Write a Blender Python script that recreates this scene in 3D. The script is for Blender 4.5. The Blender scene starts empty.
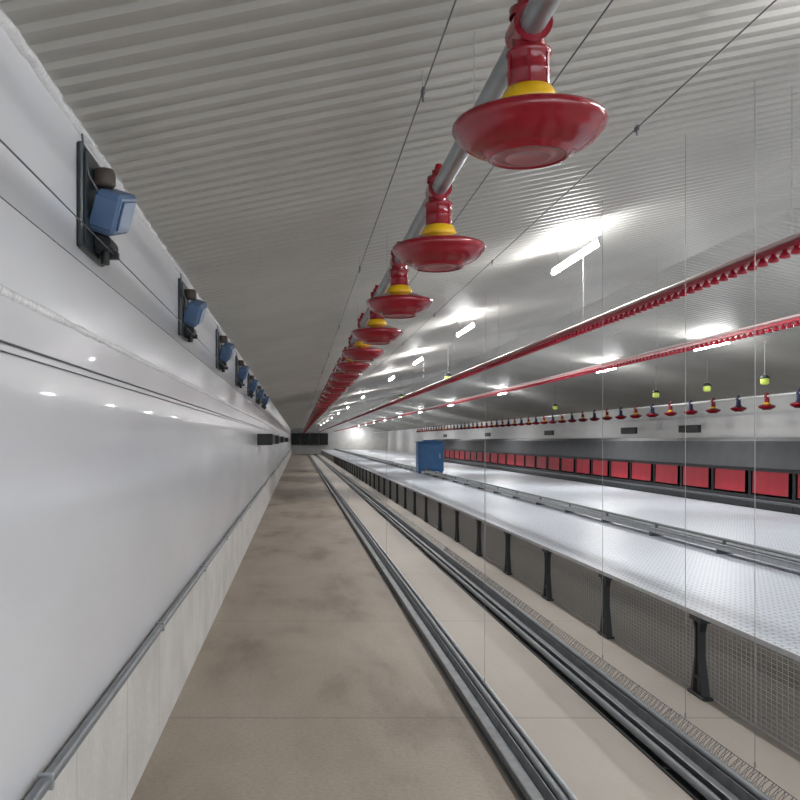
import bpy, math, random
from mathutils import Vector, Matrix
random.seed(4)
S=bpy.context.scene
H=1.5; F=900.0
L=95.0
S.view_settings.view_transform='Standard'
try: S.view_settings.look='None'
except Exception: pass

# ---------------- materials ----------------
def mat(name,col,rough=.5,metal=0.0,var=.08,scale=8,bump=0.0,bscale=40,coat=0.0,emit=None,es=0,spec=.5,stretch=(1,1,1)):
    m=bpy.data.materials.new(name); m.use_nodes=True
    nt=m.node_tree; b=nt.nodes['Principled BSDF']
    tc=nt.nodes.new('ShaderNodeTexCoord'); mp=nt.nodes.new('ShaderNodeMapping'); mp.inputs['Scale'].default_value=stretch
    nt.links.new(tc.outputs['Object'],mp.inputs['Vector'])
    n=nt.nodes.new('ShaderNodeTexNoise'); n.inputs['Scale'].default_value=scale; n.inputs['Detail'].default_value=5
    nt.links.new(mp.outputs[0],n.inputs['Vector'])
    r=nt.nodes.new('ShaderNodeValToRGB')
    r.color_ramp.elements[0].position=.3; r.color_ramp.elements[1].position=.7
    r.color_ramp.elements[0].color=tuple(c*(1-var) for c in col)+(1,)
    r.color_ramp.elements[1].color=tuple(min(1,c*(1+var)) for c in col)+(1,)
    nt.links.new(n.outputs['Fac'],r.inputs[0]); nt.links.new(r.outputs[0],b.inputs['Base Color'])
    b.inputs['Roughness'].default_value=rough; b.inputs['Metallic'].default_value=metal
    b.inputs['Specular IOR Level'].default_value=spec
    b.inputs['Coat Weight'].default_value=coat
    if bump:
        n2=nt.nodes.new('ShaderNodeTexNoise'); n2.inputs['Scale'].default_value=bscale; n2.inputs['Detail'].default_value=4
        nt.links.new(mp.outputs[0],n2.inputs['Vector'])
        bp=nt.nodes.new('ShaderNodeBump'); bp.inputs['Strength'].default_value=bump; bp.inputs['Distance'].default_value=.02
        nt.links.new(n2.outputs['Fac'],bp.inputs['Height']); nt.links.new(bp.outputs[0],b.inputs['Normal'])
    if emit:
        b.inputs['Emission Color'].default_value=tuple(emit)+(1,); b.inputs['Emission Strength'].default_value=es
    return m
M={}
M['wall']=mat('wall_white_panel',(.66,.67,.70),.22,0,.05,1.2,.14,1.8,coat=.15,stretch=(1,.5,1.8))
M['wallr']=mat('wall_white_paint',(.84,.84,.84),.5,0,.05,1.2)
M['curb']=mat('painted_curb',(.56,.55,.53),.55,0,.12,3,.25,30)
M['joint']=mat('block_joint',(.40,.39,.38),.7,0,.12,3)
M['foam']=mat('sealant_foam',(.78,.78,.79),.2,0,.08,20,.3,50)
M['ceil']=mat('corrugated_sheet',(.48,.47,.435),.44,.3,.08,1.0)
cb=M['ceil'].node_tree.nodes['Principled BSDF']; cb.inputs['Anisotropic'].default_value=.85
tg=M['ceil'].node_tree.nodes.new('ShaderNodeTangent'); tg.direction_type='UV_MAP'; tg.uv_map='UVMap'
M['ceil'].node_tree.links.new(tg.outputs[0],cb.inputs['Tangent'])
M['steel']=mat('galvanised_steel',(.36,.38,.40),.38,.6,.15,15)
M['mesh']=mat('galvanised_mesh',(.50,.50,.49),.5,.1,.1,15)
M['edge']=mat('galvanised_edge',(.55,.56,.57),.45,.2,.1,15)
M['steeld']=mat('dull_steel',(.12,.13,.14),.45,.6,.2,15)
M['steelm']=mat('weathered_steel',(.20,.21,.22),.5,.5,.2,15)
M['pvc']=mat('grey_pipe',(.17,.185,.20),.42,.2,.1,10)
M['fpipe']=mat('galvanised_feed_pipe',(.30,.32,.33),.35,.4,.1,10)
M['cable']=mat('dark_cable',(.12,.12,.13),.5,.2,.1,10)
M['wire']=mat('thin_wire',(.30,.30,.30),.4,.3,.1,10)
M['red']=mat('red_plastic',(.24,.001,.011),.2,0,.08,10,coat=.4)
M['lred']=mat('drinker_red',(.36,.008,.028),.35,0,.08,10)
M['lpipe']=mat('pale_drinker_pipe',(.58,.42,.42),.3,0,.08,10)
M['pink']=mat('pan_base_plastic',(.36,.13,.14),.35,0,.1,20)
M['yellow']=mat('yellow_plastic',(.72,.42,.005),.35,0,.05,10)
M['black']=mat('black_plastic',(.006,.007,.008),.45,0,.1,10)
M['leg']=mat('dark_grey_plastic',(.032,.034,.036),.5,0,.1,10)
M['teal']=mat('dark_backplate',(.015,.023,.028),.35,0,.1,10)
M['blue']=mat('blue_housing',(.075,.135,.25),.35,0,.1,10)
M['blue2']=mat('blue_cabinet_paint',(.016,.13,.33),.4,0,.15,4)
M['navy']=mat('navy_plastic',(.01,.02,.07),.4,0,.1,4)
M['brown']=mat('brown_cap',(.08,.06,.05),.6,0,.2,12)
M['white']=mat('white_paint',(.8,.8,.8),.35,0,.03,10)
M['tube']=mat('lamp_tube',(.9,.9,.9),.4,0,.01,5,emit=(.98,.985,1),es=105)
M['glow']=mat('yellow_green_lens',(.35,.42,.06),.4,0,.05,5,emit=(.7,.9,.2),es=.3)
M['nestred']=mat('red_curtain',(.40,.005,.020),.5,0,.10,6,.1,10)
M['lid']=mat('nest_lid_grey',(.065,.068,.072),.65,.1,.15,3)
M['flap']=mat('dark_flap',(.010,.010,.012),.5,0,.1,5)
M['endw']=mat('end_wall_panel',(.6,.6,.59),.5,0,.08,2)

def floor_mat(name,c1,c2,c3,joint):
    m=bpy.data.materials.new(name); m.use_nodes=True; nt=m.node_tree; b=nt.nodes['Principled BSDF']
    tc=nt.nodes.new('ShaderNodeTexCoord')
    mp=nt.nodes.new('ShaderNodeMapping'); mp.inputs['Scale'].default_value=(1.3,.45,1); mp.inputs['Location'].default_value=(3.1,1.7,0); nt.links.new(tc.outputs['Object'],mp.inputs[0])
    n=nt.nodes.new('ShaderNodeTexNoise'); n.inputs['Scale'].default_value=1.2; n.inputs['Detail'].default_value=7; n.inputs['Roughness'].default_value=.58; n.inputs['Distortion'].default_value=.2
    nt.links.new(mp.outputs[0],n.inputs['Vector'])
    r=nt.nodes.new('ShaderNodeValToRGB'); e=r.color_ramp.elements
    e[0].position=.34; e[0].color=c1+(1,); e[1].position=.70; e[1].color=c3+(1,)
    x=e.new(.47); x.color=c2+(1,)
    nt.links.new(n.outputs['Fac'],r.inputs[0])
    n2=nt.nodes.new('ShaderNodeTexNoise'); n2.inputs['Scale'].default_value=45; n2.inputs['Detail'].default_value=4
    nt.links.new(tc.outputs['Object'],n2.inputs['Vector'])
    mx=nt.nodes.new('ShaderNodeMix'); mx.data_type='RGBA'; mx.blend_type='OVERLAY'; mx.inputs[0].default_value=.25
    nt.links.new(r.outputs[0],mx.inputs[6]); nt.links.new(n2.outputs['Fac'],mx.inputs[7])
    last=mx.outputs[2]
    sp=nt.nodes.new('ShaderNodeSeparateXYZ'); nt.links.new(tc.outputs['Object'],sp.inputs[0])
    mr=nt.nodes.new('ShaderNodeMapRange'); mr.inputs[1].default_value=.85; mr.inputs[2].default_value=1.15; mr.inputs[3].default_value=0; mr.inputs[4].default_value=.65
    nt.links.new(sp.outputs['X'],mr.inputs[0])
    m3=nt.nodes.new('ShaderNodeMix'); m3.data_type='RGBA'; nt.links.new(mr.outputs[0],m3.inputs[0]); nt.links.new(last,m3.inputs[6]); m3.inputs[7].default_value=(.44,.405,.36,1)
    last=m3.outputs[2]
    if joint:
        ad=nt.nodes.new('ShaderNodeMath'); ad.operation='ADD'; ad.inputs[1].default_value=.35; nt.links.new(sp.outputs['Y'],ad.inputs[0])
        mo=nt.nodes.new('ShaderNodeMath'); mo.operation='FLOORED_MODULO'; mo.inputs[1].default_value=2.6; nt.links.new(ad.outputs[0],mo.inputs[0])
        lt=nt.nodes.new('ShaderNodeMath'); lt.operation='LESS_THAN'; lt.inputs[1].default_value=.018; nt.links.new(mo.outputs[0],lt.inputs[0])
        ml=nt.nodes.new('ShaderNodeMath'); ml.operation='MULTIPLY'; ml.inputs[1].default_value=.4; nt.links.new(lt.outputs[0],ml.inputs[0])
        m2=nt.nodes.new('ShaderNodeMix'); m2.data_type='RGBA'; nt.links.new(ml.outputs[0],m2.inputs[0]); nt.links.new(last,m2.inputs[6]); m2.inputs[7].default_value=(.08,.07,.06,1)
        last=m2.outputs[2]
    nt.links.new(last,b.inputs['Base Color'])
    b.inputs['Roughness'].default_value=.6
    bp=nt.nodes.new('ShaderNodeBump'); bp.inputs['Strength'].default_value=.2; bp.inputs['Distance'].default_value=.01
    nt.links.new(n2.outputs['Fac'],bp.inputs['Height']); nt.links.new(bp.outputs[0],b.inputs['Normal'])
    return m
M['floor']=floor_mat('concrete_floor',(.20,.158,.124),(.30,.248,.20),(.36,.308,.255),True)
def slat_mat():
    m=bpy.data.materials.new('white_slats'); m.use_nodes=True; nt=m.node_tree; b=nt.nodes['Principled BSDF']
    tc=nt.nodes.new('ShaderNodeTexCoord')
    br=nt.nodes.new('ShaderNodeTexBrick'); br.offset=.5
    br.inputs['Color1'].default_value=(.66,.71,.79,1); br.inputs['Color2'].default_value=(.62,.67,.75,1)
    br.inputs['Mortar'].default_value=(.48,.50,.54,1); br.inputs['Scale'].default_value=1
    br.inputs['Brick Width'].default_value=.10; br.inputs['Row Height'].default_value=.034; br.inputs['Mortar Size'].default_value=.004
    nt.links.new(tc.outputs['Object'],br.inputs['Vector'])
    nt.links.new(br.outputs['Color'],b.inputs['Base Color']); b.inputs['Roughness'].default_value=.4
    # open slots between the slats
    tr=nt.nodes.new('ShaderNodeBsdfTransparent'); ms=nt.nodes.new('ShaderNodeMixShader')
    ml=nt.nodes.new('ShaderNodeMath'); ml.operation='MULTIPLY'; ml.inputs[1].default_value=.5
    nt.links.new(br.outputs['Fac'],ml.inputs[0]); nt.links.new(ml.outputs[0],ms.inputs[0])
    nt.links.new(b.outputs[0],ms.inputs[1]); nt.links.new(tr.outputs[0],ms.inputs[2])
    nt.links.new(ms.outputs[0],nt.nodes['Material Output'].inputs['Surface'])
    return m
M['slat']=slat_mat()

# ---------------- mesh builder ----------------
class B:
    def __init__(s): s.v=[]; s.f=[]; s.sm=[]
    def add(s,vs,fs,sm=False,mtx=None):
        o=len(s.v)
        for p in vs:
            p=Vector(p)
            if mtx is not None: p=mtx@p
            s.v.append(p)
        for f in fs: s.f.append([i+o for i in f]); s.sm.append(sm)
        return s
    def box(s,x0,x1,y0,y1,z0,z1,mtx=None,bev=0):
        if bev>0:
            b=bev
            vs=[];idx={}
            xs=(x0,x1);ys=(y0,y1);zs=(z0,z1)
            for i in (0,1):
                for j in (0,1):
                    for k in (0,1):
                        sx=b if i==0 else -b; sy=b if j==0 else -b; sz=b if k==0 else -b
                        idx[(i,j,k,'x')]=len(vs);vs.append((xs[i],ys[j]+sy,zs[k]+sz))
                        idx[(i,j,k,'y')]=len(vs);vs.append((xs[i]+sx,ys[j],zs[k]+sz))
                        idx[(i,j,k,'z')]=len(vs);vs.append((xs[i]+sx,ys[j]+sy,zs[k]))
            fs=[]
            g=lambda *a: idx[a]
            for i in (0,1):
                fs.append([g(i,0,0,'x'),g(i,1,0,'x'),g(i,1,1,'x'),g(i,0,1,'x')][::(1 if i else -1)])
                fs.append([g(0,i,0,'y'),g(0,i,1,'y'),g(1,i,1,'y'),g(1,i,0,'y')][::(1 if i else -1)])
                fs.append([g(0,0,i,'z'),g(1,0,i,'z'),g(1,1,i,'z'),g(0,1,i,'z')][::(1 if i else -1)])
            for i in (0,1):
                for j in (0,1):
                    fs.append([g(i,j,0,'x'),g(i,j,1,'x'),g(i,j,1,'y'),g(i,j,0,'y')])
                    fs.append([g(i,0,j,'x'),g(i,1,j,'x'),g(i,1,j,'z'),g(i,0,j,'z')])
                    fs.append([g(0,i,j,'y'),g(1,i,j,'y'),g(1,i,j,'z'),g(0,i,j,'z')])
                    for k in (0,1): fs.append([g(i,j,k,'x'),g(i,j,k,'y'),g(i,j,k,'z')])
            return s.add(vs,fs,False,mtx)
        vs=[(x0,y0,z0),(x1,y0,z0),(x1,y1,z0),(x0,y1,z0),(x0,y0,z1),(x1,y0,z1),(x1,y1,z1),(x0,y1,z1)]
        return s.add(vs,[(0,3,2,1),(4,5,6,7),(0,1,5,4),(1,2,6,5),(2,3,7,6),(3,0,4,7)],False,mtx)
    def cyl(s,p0,p1,r,n=12,r1=None,caps=True,mtx=None):
        p0=Vector(p0);p1=Vector(p1); r1=r if r1 is None else r1
        d=(p1-p0).normalized(); a=Vector((0,0,1)) if abs(d.z)<.9 else Vector((1,0,0))
        u=d.cross(a).normalized(); w=d.cross(u)
        vs=[]
        for p,rr in ((p0,r),(p1,r1)):
            for i in range(n):
                t=2*math.pi*i/n; vs.append(p+rr*(math.cos(t)*u+math.sin(t)*w))
        s.add(vs,[(i,(i+1)%n,n+(i+1)%n,n+i) for i in range(n)],True,mtx)
        if caps: s.add(vs,[list(range(n))[::-1],list(range(n,2*n))],False,mtx)
        return s
    def path(s,pts,r,n=8):
        for a,b in zip(pts[:-1],pts[1:]): s.cyl(a,b,r,n)
        return s
    def lathe(s,prof,n=40,mtx=None,closed=False):
        vs=[]
        for (r,z) in prof:
            for i in range(n):
                t=2*math.pi*i/n; vs.append((r*math.cos(t),r*math.sin(t),z))
        fs=[]; k=len(prof)
        rng=range(k if closed else k-1)
        for j in rng:
            jj=(j+1)%k
            for i in range(n): fs.append((j*n+i,j*n+(i+1)%n,jj*n+(i+1)%n,jj*n+i))
        return s.add(vs,fs,True,mtx)
    def prism(s,poly,y0,y1,mtx=None):
        n=len(poly)
        vs=[(x,y0,z) for x,z in poly]+[(x,y1,z) for x,z in poly]
        return s.add(vs,[list(range(n))[::-1],list(range(n,2*n))]+[(i,(i+1)%n,n+(i+1)%n,n+i) for i in range(n)],False,mtx)
    def mesh(s,name,m):
        me=bpy.data.meshes.new(name); me.from_pydata([tuple(v) for v in s.v],[],s.f)
        me.polygons.foreach_set('use_smooth',s.sm); me.materials.append(m); me.validate(); me.update()
        import bmesh
        bm=bmesh.new(); bm.from_mesh(me); bmesh.ops.recalc_face_normals(bm,faces=bm.faces); bm.to_mesh(me); bm.free()
        return me
    def obj(s,name,m,loc=(0,0,0),parent=None,mesh=None):
        o=bpy.data.objects.new(name,mesh or s.mesh(name,m)); o.location=loc
        S.collection.objects.link(o)
        if parent: o.parent=parent
        return o
def tag(o,label,cat,group=None,kind=None):
    o['label']=label; o['category']=cat
    if group: o['group']=group
    if kind: o['kind']=kind
    return o
def empty(name,loc,label,cat,group=None):
    e=bpy.data.objects.new(name,None); e.empty_display_size=.1; e.location=loc; S.collection.objects.link(e)
    return tag(e,label,cat,group)
def clone(o,loc,label=None):
    c=o.copy(); c.location=loc; S.collection.objects.link(c)
    if label: c['label']=label
    for ch in o.children:
        k=ch.copy(); k.parent=c; S.collection.objects.link(k)
        for g in ch.children:
            q=g.copy(); q.parent=k; S.collection.objects.link(q)
    return c
def struct(o): o['kind']='structure'; return o
def repeat_part(parent,name,mesh,x,y0,y1,step,z=0):
    y=y0;n=0
    while y<y1 and n<99:
        o=bpy.data.objects.new(name,mesh); o.location=(x,y,z); o.parent=parent; S.collection.objects.link(o); y+=step;n+=1

XL=-.71; XR=9.5; XM=4.4; PZ=.2; PR=.222; TOP=H+1.02
def ceilz(x): 
    return TOP+PZ*(x-XL) if x<XM else TOP+PZ*(XM-XL)-PR*(x-XM)
Y0=-4.0

# ---------------- setting ----------------
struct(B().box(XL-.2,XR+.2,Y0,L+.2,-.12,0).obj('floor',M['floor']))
struct(B().box(XL-.15,XL,Y0,L,0,TOP+.02).obj('wall_left',M['wall']))
struct(B().box(XR,XR+.15,Y0,L,0,ceilz(XR)+.02).obj('wall_right',M['wallr']))
struct(B().prism([(XL-.15,0),(XR+.15,0),(XR+.15,ceilz(XR)),(XM,ceilz(XM)),(XL-.15,TOP)],L,L+.15).obj('wall_back',M['endw']))
b=B()
ys=[];y=Y0;P=.115;D=.014
while y<L:
    ys+= [(y,0),(y+.050,0),(y+.068,-D),(y+.097,-D)]; y+=P
ys.append((L,0))
xs=[XL-.15,XM,XR+.15]
vs=[];fs=[]
for x in xs:
    for (yy,dz) in ys: vs.append((x,min(yy,L),ceilz(x)+dz+.02))
for x in xs:
    for (yy,dz) in ys: vs.append((x,min(yy,L),ceilz(x)+.09))
n=len(ys)
for i in range(2):
    for j in range(n-1):
        fs.append((i*n+j,i*n+j+1,(i+1)*n+j+1,(i+1)*n+j))
        fs.append(((i+3)*n+j,(i+4)*n+j,(i+4)*n+j+1,(i+3)*n+j+1))
b.add(vs,fs); co_=struct(b.obj('ceiling',M['ceil']))
me=co_.data; uv=me.uv_layers.new(name='UVMap')
for lp in me.loops:
    v=me.vertices[lp.vertex_index].co
    uv.data[lp.index].uv=(v.x/10.0,v.y/10.0)
struct(B().box(XL,XL+.012,Y0,L,0,.57).obj('baseboard_left',M['curb']))
b=B(); y=2.0
while y<L:
    b.box(XL+.0121,XL+.0125,y,y+.003,0,.56); y+=.84
struct(b.obj('trim_1',M['joint']))
def foam(name,z,hh,dd):
    vs=[];fs=[];yy=1.5;k=0
    while yy<L:
        a=hh*(.6+.5*random.random()); d=dd*(.5+.7*random.random())
        vs+=[(XL-.003,yy,z-a),(XL+d*.7,yy,z-a*.6),(XL+d,yy,z),(XL+d*.6,yy,z+a*.6),(XL-.003,yy,z+a)]
        k+=1; yy+=.06+.05*random.random() if yy<25 else .4
    for i in range(k-1):
        for j in range(4): fs.append((i*5+j,i*5+5+j,i*5+6+j,i*5+1+j))
    struct(B().add(vs,fs,True).obj(name,M['foam']))
foam('trim_2',H+.36,.016,.008); foam('trim_3',TOP-.012,.022,.02)

# ---------------- wall services ----------------
def run(name,x,z,r,m,label,cat,y0=Y0+.2,y1=L-.02,group=None,clips=None):
    o=B().cyl((0,y0,0),(0,y1,0),r,12).obj(name,m,(x,0,z)); tag(o,label,cat,group)
    if clips:
        cm=B().box(-(x-XL)+.013,r+.002,0,.02,-r-.003,r+.003,bev=.002).mesh('clip',M['steel'])
        repeat_part(o,'clip',cm,0,2.4,60,clips)
    return o
run('wall_conduit',XL+.036,H-.914,.018,M['pvc'],'grey round pipe clipped along the white wall above the curb','pipe',clips=2.0)
run('wall_cable',XL+.006,H+.235,.0028,M['cable'],'dark cable running along the white wall','cable',group='cables on the wall')
run('wall_cable',XL+.006,H+.212,.0018,M['cable'],'dark cable running along the white wall','cable',group='cables on the wall')
run('pull_wire',XL+.075,H+.64,.0022,M['cable'],'thin dark pull wire stretched past the wall actuators','wire',group='pull wires by the wall')
run('pull_wire',XL+.05,H+.54,.0015,M['cable'],'thin dark pull wire stretched past the wall actuators','wire',group='pull wires by the wall')

# ---------------- wall actuators ----------------
Ya=3.08
e=empty('wall_inlet_actuator',(XL,Ya,H+.79),'blue box actuator on black backplate fixed to white wall','actuator','inlet actuators along the wall')
B().box(0,.02,-.20,.15,-.17,.17,bev=.006).box(.02,.026,-.18,-.16,-.15,.15).box(.02,.026,.11,.13,-.15,.15).obj('backplate',M['teal'],parent=e)
mt=Matrix.Translation((.078,.0,-.01))@Matrix.Rotation(math.radians(18),4,'Y')@Matrix.Rotation(math.radians(16),4,'X')
B().box(-.045,.045,-.11,.10,-.07,.07,mtx=mt,bev=.012).box(.045,.052,-.08,.07,-.05,.05,mtx=mt,bev=.003).box(-.04,.04,-.12,-.11,-.05,.05,mtx=mt,bev=.003).obj('housing',M['blue'],parent=e)
B().lathe([(0,.0),(.035,0),(.04,.01),(.04,.045),(.032,.06),(0,.062)],20,mtx=Matrix.Translation((.05,-.02,.068))).obj('cap',M['brown'],parent=e)
b=B(); b.box(.02,.05,-.03,.05,-.15,-.05,bev=.004).cyl((.05,-.04,-.12),(.05,.09,-.12),.028,16).cyl((.05,.0,-.12),(.05,.0,-.19),.016,12).box(.02,.09,.02,.05,-.165,-.14,bev=.003)
b.obj('pulley_bracket',M['black'],parent=e)
B().path([(.05,-.11,.03),(.03,-.15,.07),(.02,-.17,.12),(.012,-.17,.2)],.004,6).obj('lead',M['cable'],parent=e)
for k in range(1,7): clone(e,(XL,Ya+2.44*k,H+.79))

# ---------------- feeders ----------------
FX=.548; FZ=H+.975; FY=2.14; FS=1.37
def make_feeder(x,y,z,label,group):
    e=empty('poultry_feeder',(x,y,z),label,'feeder',group)
    b=B()
    b.lathe([(.03,.055),(.045,.05),(.045,.03)],24)
    b.cyl((0,-.045,0),(0,.045,0),.046,24)
    b.cyl((0,0,.02),(-.0,0,.075),.026,18).cyl((0,0,.075),(0,0,.1),.018,18,.012)
    b.cyl((0,0,-.02),(0,0,-.06),.040,24)
    b.obj('pipe_saddle',M['red'],parent=e)
    b=B(); b.lathe([(.036,-.05),(.052,-.052),(.054,-.062),(.049,-.066),(.049,-.10),(.052,-.104),(.049,-.108),(.05,-.142),(.044,-.145)],32)
    for a in range(6):
        t=a*math.pi/3+.3; b.box(.046,.052,-.004,.004,-.14,-.06,mtx=Matrix.Rotation(t,4,'Z'))
    b.obj('drop_tube',M['red'],parent=e)
    B().lathe([(.046,-.140),(.055,-.142),(.068,-.165),(.072,-.178),(.066,-.182),(.05,-.182)],36).obj('collar',M['yellow'],parent=e)
    b=B()
    b.lathe([(.05,-.178),(.085,-.184),(.135,-.203),(.165,-.214),(.174,-.217),(.179,-.224),(.180,-.234),(.175,-.243),(.168,-.247),(.164,-.256),(.150,-.270),(.132,-.281),(.112,-.289),(.100,-.293),(.094,-.304),(.088,-.306),(.086,-.295),(0,-.293)],56)
    b.obj('pan',M['red'],parent=e)
    B().lathe([(.0,-.2975),(.045,-.2975),(.05,-.304),(.056,-.304),(.06,-.298),(.080,-.298),(.084,-.301)],40).obj('pan_base',M['pink'],parent=e)
    return e
e=make_feeder(FX,FY,FZ,'glossy red pan feeder with yellow collar hanging under grey pipe','red feeders on the feed pipe')
k=1
while FY+FS*k<L-.5:
    clone(e,(FX,FY+FS*k,FZ)); k+=1
run('feed_pipe',FX,FZ,.031,M['fpipe'],'grey galvanised feed pipe carrying the red pan feeders','pipe')
# far feeder row
FX2=7.9; FZ2=H+.55+.19
FFY=13.2; SC=.76
e2=make_feeder(FX2,FFY,FZ2,'small red pan feeder with yellow collar over the nest boxes','feeders above the nest boxes')
e2.scale=(SC,SC,SC)
swap={}
k=1
while FFY+.98*k<60:
    c=clone(e2,(FX2,FFY+.98*k,FZ2)); k+=1
    if k%2==0:
        c['label']='small red pan feeder with dark blue tube over the nest boxes'
        for ch in c.children:
            if ch.name.startswith(('drop_tube','pipe_saddle','collar')):
                kk=ch.data.name
                if kk not in swap:
                    swap[kk]=ch.data.copy(); swap[kk].materials[0]=M['navy']
                ch.data=swap[kk]
run('feed_pipe',FX2,FZ2,.018,M['white'],'thin white feed pipe carrying small feeders above the nests','pipe',y0=8)

# ---------------- winch cables below ceiling ----------------
clampm=B().box(-.006,.006,-.02,.02,-.014,.010,bev=.003).cyl((0,0,-.01),(0,0,-.035),.004,8).mesh('clamp',M['cable'])
for (x,z) in ((.42,H+1.17),(.93,H+1.30),(1.57,H+1.445)):
    b=B().cyl((0,Y0+.2,0),(0,L-.02,0),.0028,8)
    o=b.obj('winch_cable',M['cable'],(x,0,z)); tag(o,'dark steel winch cable stretched under the corrugated ceiling','cable','winch cables')
    hm=B().cyl((0,0,0),(0,0,ceilz(x)-z),.0015,6).mesh('hanger',M['wire'])
    repeat_part(o,'clamp',clampm,0,2.6+x,L-1,3.1)
    repeat_part(o,'hanger',hm,0,2.61+x,L-1,3.1)
def hangwire(x,y,z0,z1,label,group,r=.0016):
    b=B().cyl((0,0,0),(0,0,z1-z0),r,6).cyl((0,0,.0),(0,0,.025),r*2.5,6)
    tag(b.obj('suspension_wire',M['wire'],(x,y,z0)),label,'wire',group)
y=2.8
while y<50: hangwire(FX,y,FZ+.03,ceilz(FX),'thin wire from ceiling to the grey feed pipe','feed pipe suspension wires'); y+=2.74
for y in (3.9,4.6,5.85,9.5,15.5): hangwire(1.98,y,.08,ceilz(1.98),'thin wire dropping from ceiling to the floor drinker rail','drinker rail suspension wires',.0016)
for y in (5.4,11.4,20): hangwire(1.12,y,.05,1.5,'thin wire rising from the floor feeder rail','feeder rail suspension wires',.0014)

# ---------------- overhead red drinker lines ----------------
def drinker(x,z,y0,y1,label):
    e=empty('drinker_line',(x,y0,z),label,'drinker line','red overhead drinker lines')
    B().cyl((-.012,0,.030),(-.012,y1-y0,.030),.013,10).obj('supply_pipe',M['lpipe'],parent=e)
    B().box(-.020,.020,0,y1-y0,-.008,.014).obj('rail',M['lred'],parent=e)
    cm=B().lathe([(.010,.0),(.012,-.014),(.022,-.022),(.025,-.036),(.021,-.041),(.0,-.043)],12).cyl((0,0,.02),(0,0,-.02),.009,8).mesh('drinker_cup',M['lred'])
    st=.10
    n=int((y1-y0)/st)
    for i in range(min(100,n)):
        o=bpy.data.objects.new('drinker_cup',cm); o.location=(0,.06+st*i,-.004); o.parent=e; S.collection.objects.link(o)
    b=B()
    for i in range(100,n): b.cyl((0,.06+st*i,-.01),(0,.06+st*i,-.042),.023,6)
    if n>100:
        o=b.obj('drinker_cup',M['lred'],parent=e); o['kind']='stuff'
    yy=y0+.8
    while yy<45:
        hangwire(x,yy,z+.02,ceilz(x),'thin wire from ceiling to the red drinker line','drinker line suspension wires',.0014); yy+=3
drinker(2.25,H+.885,3.3,L-1,'red line of drinker cups hanging under the ceiling')
drinker(3.75,H+.90,5.6,L-1,'red line of drinker cups hanging above the slatted trough')

# ---------------- floor rails ----------------
RE=L-1
e=empty('floor_feeder_rail',(1.04,0,0),'low steel trough and pipe rail beside the concrete walkway','rail')
B().box(-.11,.12,Y0+.2,RE,0,.010).obj('base_channel',M['steeld'],parent=e)
B().prism([(-.095,.010),(-.015,.010),(-.005,.06),(-.010,.062),(-.022,.02),(-.088,.02),(-.100,.062),(-.105,.06)],Y0+.2,RE).obj('trough',M['steelm'],parent=e)
B().cyl((.035,Y0+.2,.036),(.035,RE,.036),.020,16).obj('pipe',M['pvc'],parent=e)
B().cyl((.088,Y0+.2,.030),(.088,RE,.030),.015,14).obj('pipe',M['steel'],parent=e)
bm_=B().box(-.10,.11,0,.02,.009,.018).mesh('bracket',M['steeld'])
repeat_part(e,'bracket',bm_,0,2.7,RE-1,1.37)
e=empty('floor_drinker_rail',(1.78,0,0),'dark low steel trough rail with wire guard on concrete','rail')
B().box(-.13,.13,Y0+.2,RE,0,.010).obj('base_channel',M['black'],parent=e)
B().prism([(-.045,.010),(.045,.010),(.055,.065),(.048,.067),(.038,.02),(-.038,.02),(-.048,.067),(-.055,.065)],Y0+.2,RE).obj('trough',M['steelm'],parent=e)
for x,r,z,m in ((-.095,.019,.045,'pvc'),(.095,.020,.055,'pvc')):
    B().cyl((x,Y0+.2,z),(x,RE,z),r,16).obj('pipe',M[m],parent=e)
bm_=B().box(-.12,.12,0,.02,.009,.018).mesh('bracket',M['steeld'])
repeat_part(e,'bracket',bm_,0,2.7,RE-1,1.37)
b=B(); y=2.2
while y<40:
    st=.05 if y<12 else .16
    dj=.012*random.random()
    b.cyl((.14,y,.01),(.19,y+st/2+dj,.075+dj),.0013,4,caps=False).cyl((.19,y+st/2+dj,.075+dj),(.14,y+st,.01),.0013,4,caps=False)
    b.cyl((.14,y+st,.01),(.19,y+dj,.08),.0012,4,caps=False); y+=st
b.cyl((.14,2.2,.012),(.14,RE,.012),.003,6).cyl((.19,2.2,.08),(.19,RE,.08),.0018,6)
b.obj('wire_guard',M['steeld'],parent=e)

# ---------------- slatted platform ----------------
PX=2.32; NX=6.7
o=B().add([(PX,2.6,.5),(NX+1.6,2.6,.5),(NX+1.6,RE,.5),(PX,RE,.5)],[(0,1,2,3)]).obj('slatted_floor',M['slat']); tag(o,'raised white plastic slatted floor beside the walkway','slatted floor')
o=B().box(PX-.012,PX,2.6,RE,.478,.506).obj('edge_profile',M['edge']); tag(o,'thin galvanised edge strip along the slatted floor','edge strip')
LS=1.61
def trestle(x,y,label,group):
    e=empty('slat_trestle',(x,y,0),label,'trestle',group)
    R=Matrix.Rotation(math.pi/2,4,'Z')
    b=B()
    b.box(-.018,.018,-.010,.010,.02,.44,mtx=R,bev=.004)
    b.prism([(-.09,0),(-.055,0),(-.013,.22),(-.013,.40),(-.035,.44),(-.055,.44),(-.030,.38),(-.030,.24)],-.020,.020,mtx=R)
    b.prism([(.09,0),(.055,0),(.013,.22),(.013,.40),(.035,.44),(.055,.44),(.030,.38),(.030,.24)],-.020,.020,mtx=R)
    b.box(-.05,.05,-.018,.018,.10,.125,mtx=R,bev=.004)
    b.obj('frame',M['leg'],parent=e)
    B().box(-.03,.03,-.11,.11,0,.018,bev=.004).obj('foot',M['leg'],parent=e)
    B().box(-.03,.03,-.08,.08,.44,.495,bev=.004).obj('head_plate',M['leg'],parent=e)
    return e
TX=PX+.034
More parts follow.
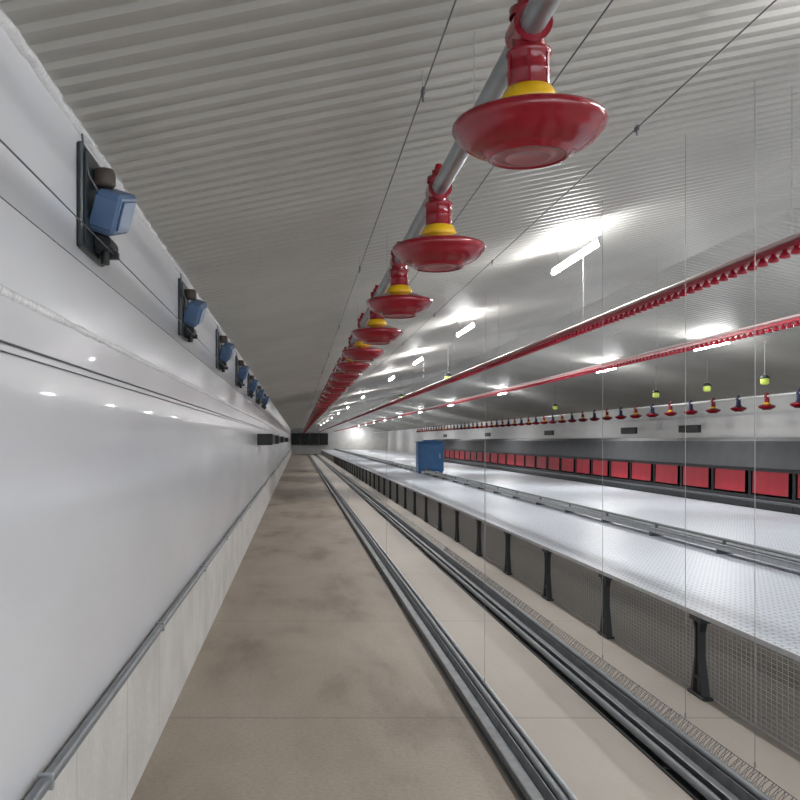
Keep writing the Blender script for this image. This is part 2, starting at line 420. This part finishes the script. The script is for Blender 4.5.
t=trestle(TX,5.27-LS,'dark plastic trestle carrying the slatted floor edge','trestles under the slatted floor')
k=1
while 5.27-LS+LS*k<60: clone(t,(TX,5.27-LS+LS*k,0)); k+=1
b=B()
W=LS-.02; n=int(W/.05)
for i in range(n+1):
    yy=i*W/n; b.box(-.0012,.0012,yy-.0013,yy+.0013,.01,.49)
for i in range(19):
    z=.01+i*.47/18; b.box(-.0012,.0012,0,W,z-.0013,z+.0013)
b.box(-.002,.002,0,W,.0,.012)
MX=PX+.070
pm=b.obj('wire_mesh_panel',M['mesh'],(MX,5.27-2*LS+.01,0)); tag(pm,'galvanised wire mesh panel closing the side of the slats','mesh panel','mesh panels under the slatted floor')
k=1
while 5.27-2*LS+LS*k<L-2.7: clone(pm,(MX,5.27-2*LS+.01+LS*k,0)); k+=1
# troughs on platform
def trough(y0,y1):
    e=empty('feed_trough',(3.75,y0,.5),'galvanised chain feed trough on the white slats','trough','feed troughs on the slats')
    Lh=y1-y0
    B().prism([(-.07,.04),(-.055,.04),(-.045,.055),(.045,.055),(.055,.04),(.07,.04),(.06,.08),(.075,.09),(.07,.095),(.045,.08),(.045,.062),(-.045,.062),(-.045,.08),(-.07,.095),(-.075,.09),(-.06,.08)],0,Lh).obj('trough_body',M['steel'],parent=e)
    B().cyl((.0,0,.125),(.0,Lh,.125),.014,10).obj('anti_roost_tube',M['pvc'],parent=e)
    fm=B().box(-.07,.07,0,.03,0,.045).box(-.01,.01,0,.03,.06,.125).mesh('trough_foot',M['steeld'])
    repeat_part(e,'trough_foot',fm,0,.4,Lh-.2,1.5)
trough(4.5,26.8); trough(27.65,RE-.5)
e=empty('drive_cabinet',(3.98,27.2,.5),'blue steel drive cabinet standing on the white slats','cabinet')
B().box(-.38,.38,-.3,.3,.06,.92,bev=.02).box(-.36,-.28,-.25,.25,0,.06).box(.28,.36,-.25,.25,0,.06).obj('body',M['blue2'],parent=e)
d=B().box(-.33,.33,-.325,-.3,.12,.86,bev=.01).obj('door',M['blue2'],parent=e)
B().box(.24,.27,-.345,-.325,.45,.6,bev=.005).obj('handle',M['steel'],parent=d)
B().box(-.40,.40,-.33,.33,.92,.96,bev=.01).box(-.2,.2,-.2,.2,.96,1.0,bev=.01).obj('lid',M['blue2'],parent=e)

# ---------------- nest boxes ----------------
NP=1.2
e=empty('nest_box',(NX,11.0,.5),'black nest box with red flap curtain under grey lid','nest box','row of nest boxes')
b=B(); b.box(0,1.3,0,NP-.01,0,.19).box(.02,1.3,0,.03,.19,.58).box(.02,1.3,NP-.04,NP-.01,.19,.58).box(1.25,1.3,0,NP-.01,.19,.58).box(0,.03,0,NP-.01,.545,.585)
b.obj('box_body',M['black'],parent=e)
b=B()
nseg=18; vs=[];fs=[]
for i in range(nseg+1):
    yy=.11+(NP-.23)*i/nseg; xx=.006+.0015*math.sin(i*.9)
    vs+=[(xx,yy,.22),(xx+.006,yy,.545)]
for i in range(nseg): fs.append((2*i,2*i+2,2*i+3,2*i+1))
b.add(vs,fs,True); b.obj('flap_curtain',M['nestred'],parent=e)
b=B(); b.box(-.05,0,0,NP-.01,.10,.125).cyl((-.05,0,.13),(-.05,NP-.01,.13),.012,8); b.obj('perch_rail',M['steeld'],parent=e)
B().prism([(-.02,.59),(.02,.97),(.25,1.02),(1.33,.59),(1.33,.60),(.25,1.04),(.00,.985),(-.04,.60)],0,NP).obj('lid',M['lid'],parent=e)
k=1
while 11+NP*(k+1)<46: clone(e,(NX,11+NP*k,.5)); k+=1

# ---------------- lights ----------------
DROP=.15
def fixture(x,y,e1,e2_):
    zc=ceilz(x); ang=math.atan(PZ)*-1 if x<XM else math.atan(PR)
    e=empty('fluorescent_light',(x,y,zc-DROP),'slim white fluorescent batten lamp hung just under corrugated ceiling','lamp','fluorescent battens'); e.rotation_euler=(0,ang,0)
    for n_,m_ in (('housing',HM),('lamp_tube',TM)):
        o=bpy.data.objects.new(n_,m_); o.parent=e; S.collection.objects.link(o)
    for yy in (-.62,.585):
        o=bpy.data.objects.new('end_cap',CM); o.location=(0,yy,0); o.parent=e; S.collection.objects.link(o)
    for yy in (-.4,.4):
        o=bpy.data.objects.new('hanger',WM); o.location=(0,yy,0); o.parent=e; S.collection.objects.link(o)
    ld=bpy.data.lights.new('lamp_glow','AREA'); ld.shape='RECTANGLE'; ld.size=.06; ld.size_y=1.1; ld.energy=e1 if y<18 else e2_; ld.color=(1,.985,.96)
    lo=bpy.data.objects.new('lamp_glow',ld); lo.location=(0,0,-.045); lo.parent=e; S.collection.objects.link(lo)
HM=B().box(-.010,.010,-.62,.62,.005,.022,bev=.003).mesh('housing',M['white'])
TM=B().cyl((0,-.585,-.02),(0,.585,-.02),.018,12).mesh('lamp_tube',M['tube'])
CM=B().box(-.014,.014,0,.035,-.042,.022,bev=.004).mesh('end_cap',M['white'])
WM=B().cyl((0,0,.022),(0,0,DROP+.01),.002,6).mesh('hanger',M['wire'])
y=7.1-4.6*2
while y<L-1: fixture(2.18,y,30,50); y+=4.6 if y<19 else 9.2
y=13.8-4.7*3
while y<L-1: fixture(6.35,y,44,70); y+=4.7 if y<18 else 9.4
first=[None]
def glow(x,y,z):
    if first[0] is None:
        e=empty('hanging_night_lamp',(x,y,z),'small yellow-green glowing lamp hung on a thin wire','lamp','small yellow-green lamps')
        B().lathe([(0,.0),(.05,.0),(.06,-.02),(.06,-.08),(.04,-.10),(0,-.105)],16).obj('lens',M['glow'],parent=e)
        B().lathe([(0,.05),(.03,.045),(.075,.01),(.075,-.005),(0,-.005)],16).obj('lamp_cap',M['teal'],parent=e)
        B().cyl((0,0,.05),(0,0,.545),.004,6).obj('cord',M['wire'],parent=e)
        first[0]=e
    else: clone(first[0],(x,y,z))
for y in (13.5,15.4,17.6,24.5): glow(7.0,y,ceilz(7.0)-.535)
for y in (16.5,24.0): glow(2.75,y,ceilz(2.75)-.535)

# ---------------- vents ----------------
e=empty('wall_air_inlet',(XR,21.8,H+.27),'dark louvred air inlet in the white wall','air inlet','air inlets in the long wall')
B().box(-.03,0,-.6,.6,-.09,.09,bev=.008).obj('frame',M['flap'],parent=e)
b=B()
for i in range(4): b.box(-.05,-.028,-.56,.56,-.075+i*.042,-.055+i*.042)
b.obj('louvre',M['black'],parent=e)
for y in (25.8,34,45,58): clone(e,(XR,y,H+.27))
e=empty('exhaust_fan',(-.22,L,H+.1),'black box exhaust fan on the end wall','fan','exhaust fans on the end wall')
b=B(); b.box(-.45,.45,-.2,0,-.62,.62,bev=.02).box(-.45,.45,-.3,-.2,.58,.62).box(-.45,.45,-.3,-.2,-.62,-.58)
b.obj('housing',M['black'],parent=e)
b=B()
for i in range(6): b.box(-.03,.04,-.23,-.21,.03,.40,mtx=Matrix.Rotation(i*math.pi/3,4,'Y'))
b.cyl((0,-.28,0),(0,-.2,0),.05,12); b.obj('fan_blade',M['flap'],parent=e)
for i,x in enumerate((.76,1.74,2.72)): clone(e,(x,L,H+.1))
e=empty('wall_shutter_box',(XL,16.5,H+.01),'black shutter box projecting from the white wall','shutter','black shutter boxes on wall')
B().box(0,.26,-.8,.8,-.10,.10,bev=.01).obj('body',M['black'],parent=e)
b=B()
for i in range(4): b.box(.258,.275,-.75,.75,-.085+i*.045,-.065+i*.045)
b.obj('louvre',M['flap'],parent=e)
for y in (21.5,29,42): clone(e,(XL,y,H+.01))

# ---------------- world + camera ----------------
w=bpy.data.worlds.new('world'); S.world=w; w.use_nodes=True
bg=w.node_tree.nodes['Background']; bg.inputs[0].default_value=(.85,.92,1,1); bg.inputs[1].default_value=2.8
cd=bpy.data.cameras.new('camera'); cd.sensor_width=36; cd.sensor_fit='HORIZONTAL'; cd.lens=36*F/800
cd.shift_x=(400-298)/800; cd.shift_y=(440-400)/800; cd.clip_start=.05; cd.clip_end=300
co=bpy.data.objects.new('camera',cd); co.location=(0,0,H); co.rotation_euler=(math.pi/2,0,0); S.collection.objects.link(co); S.camera=co
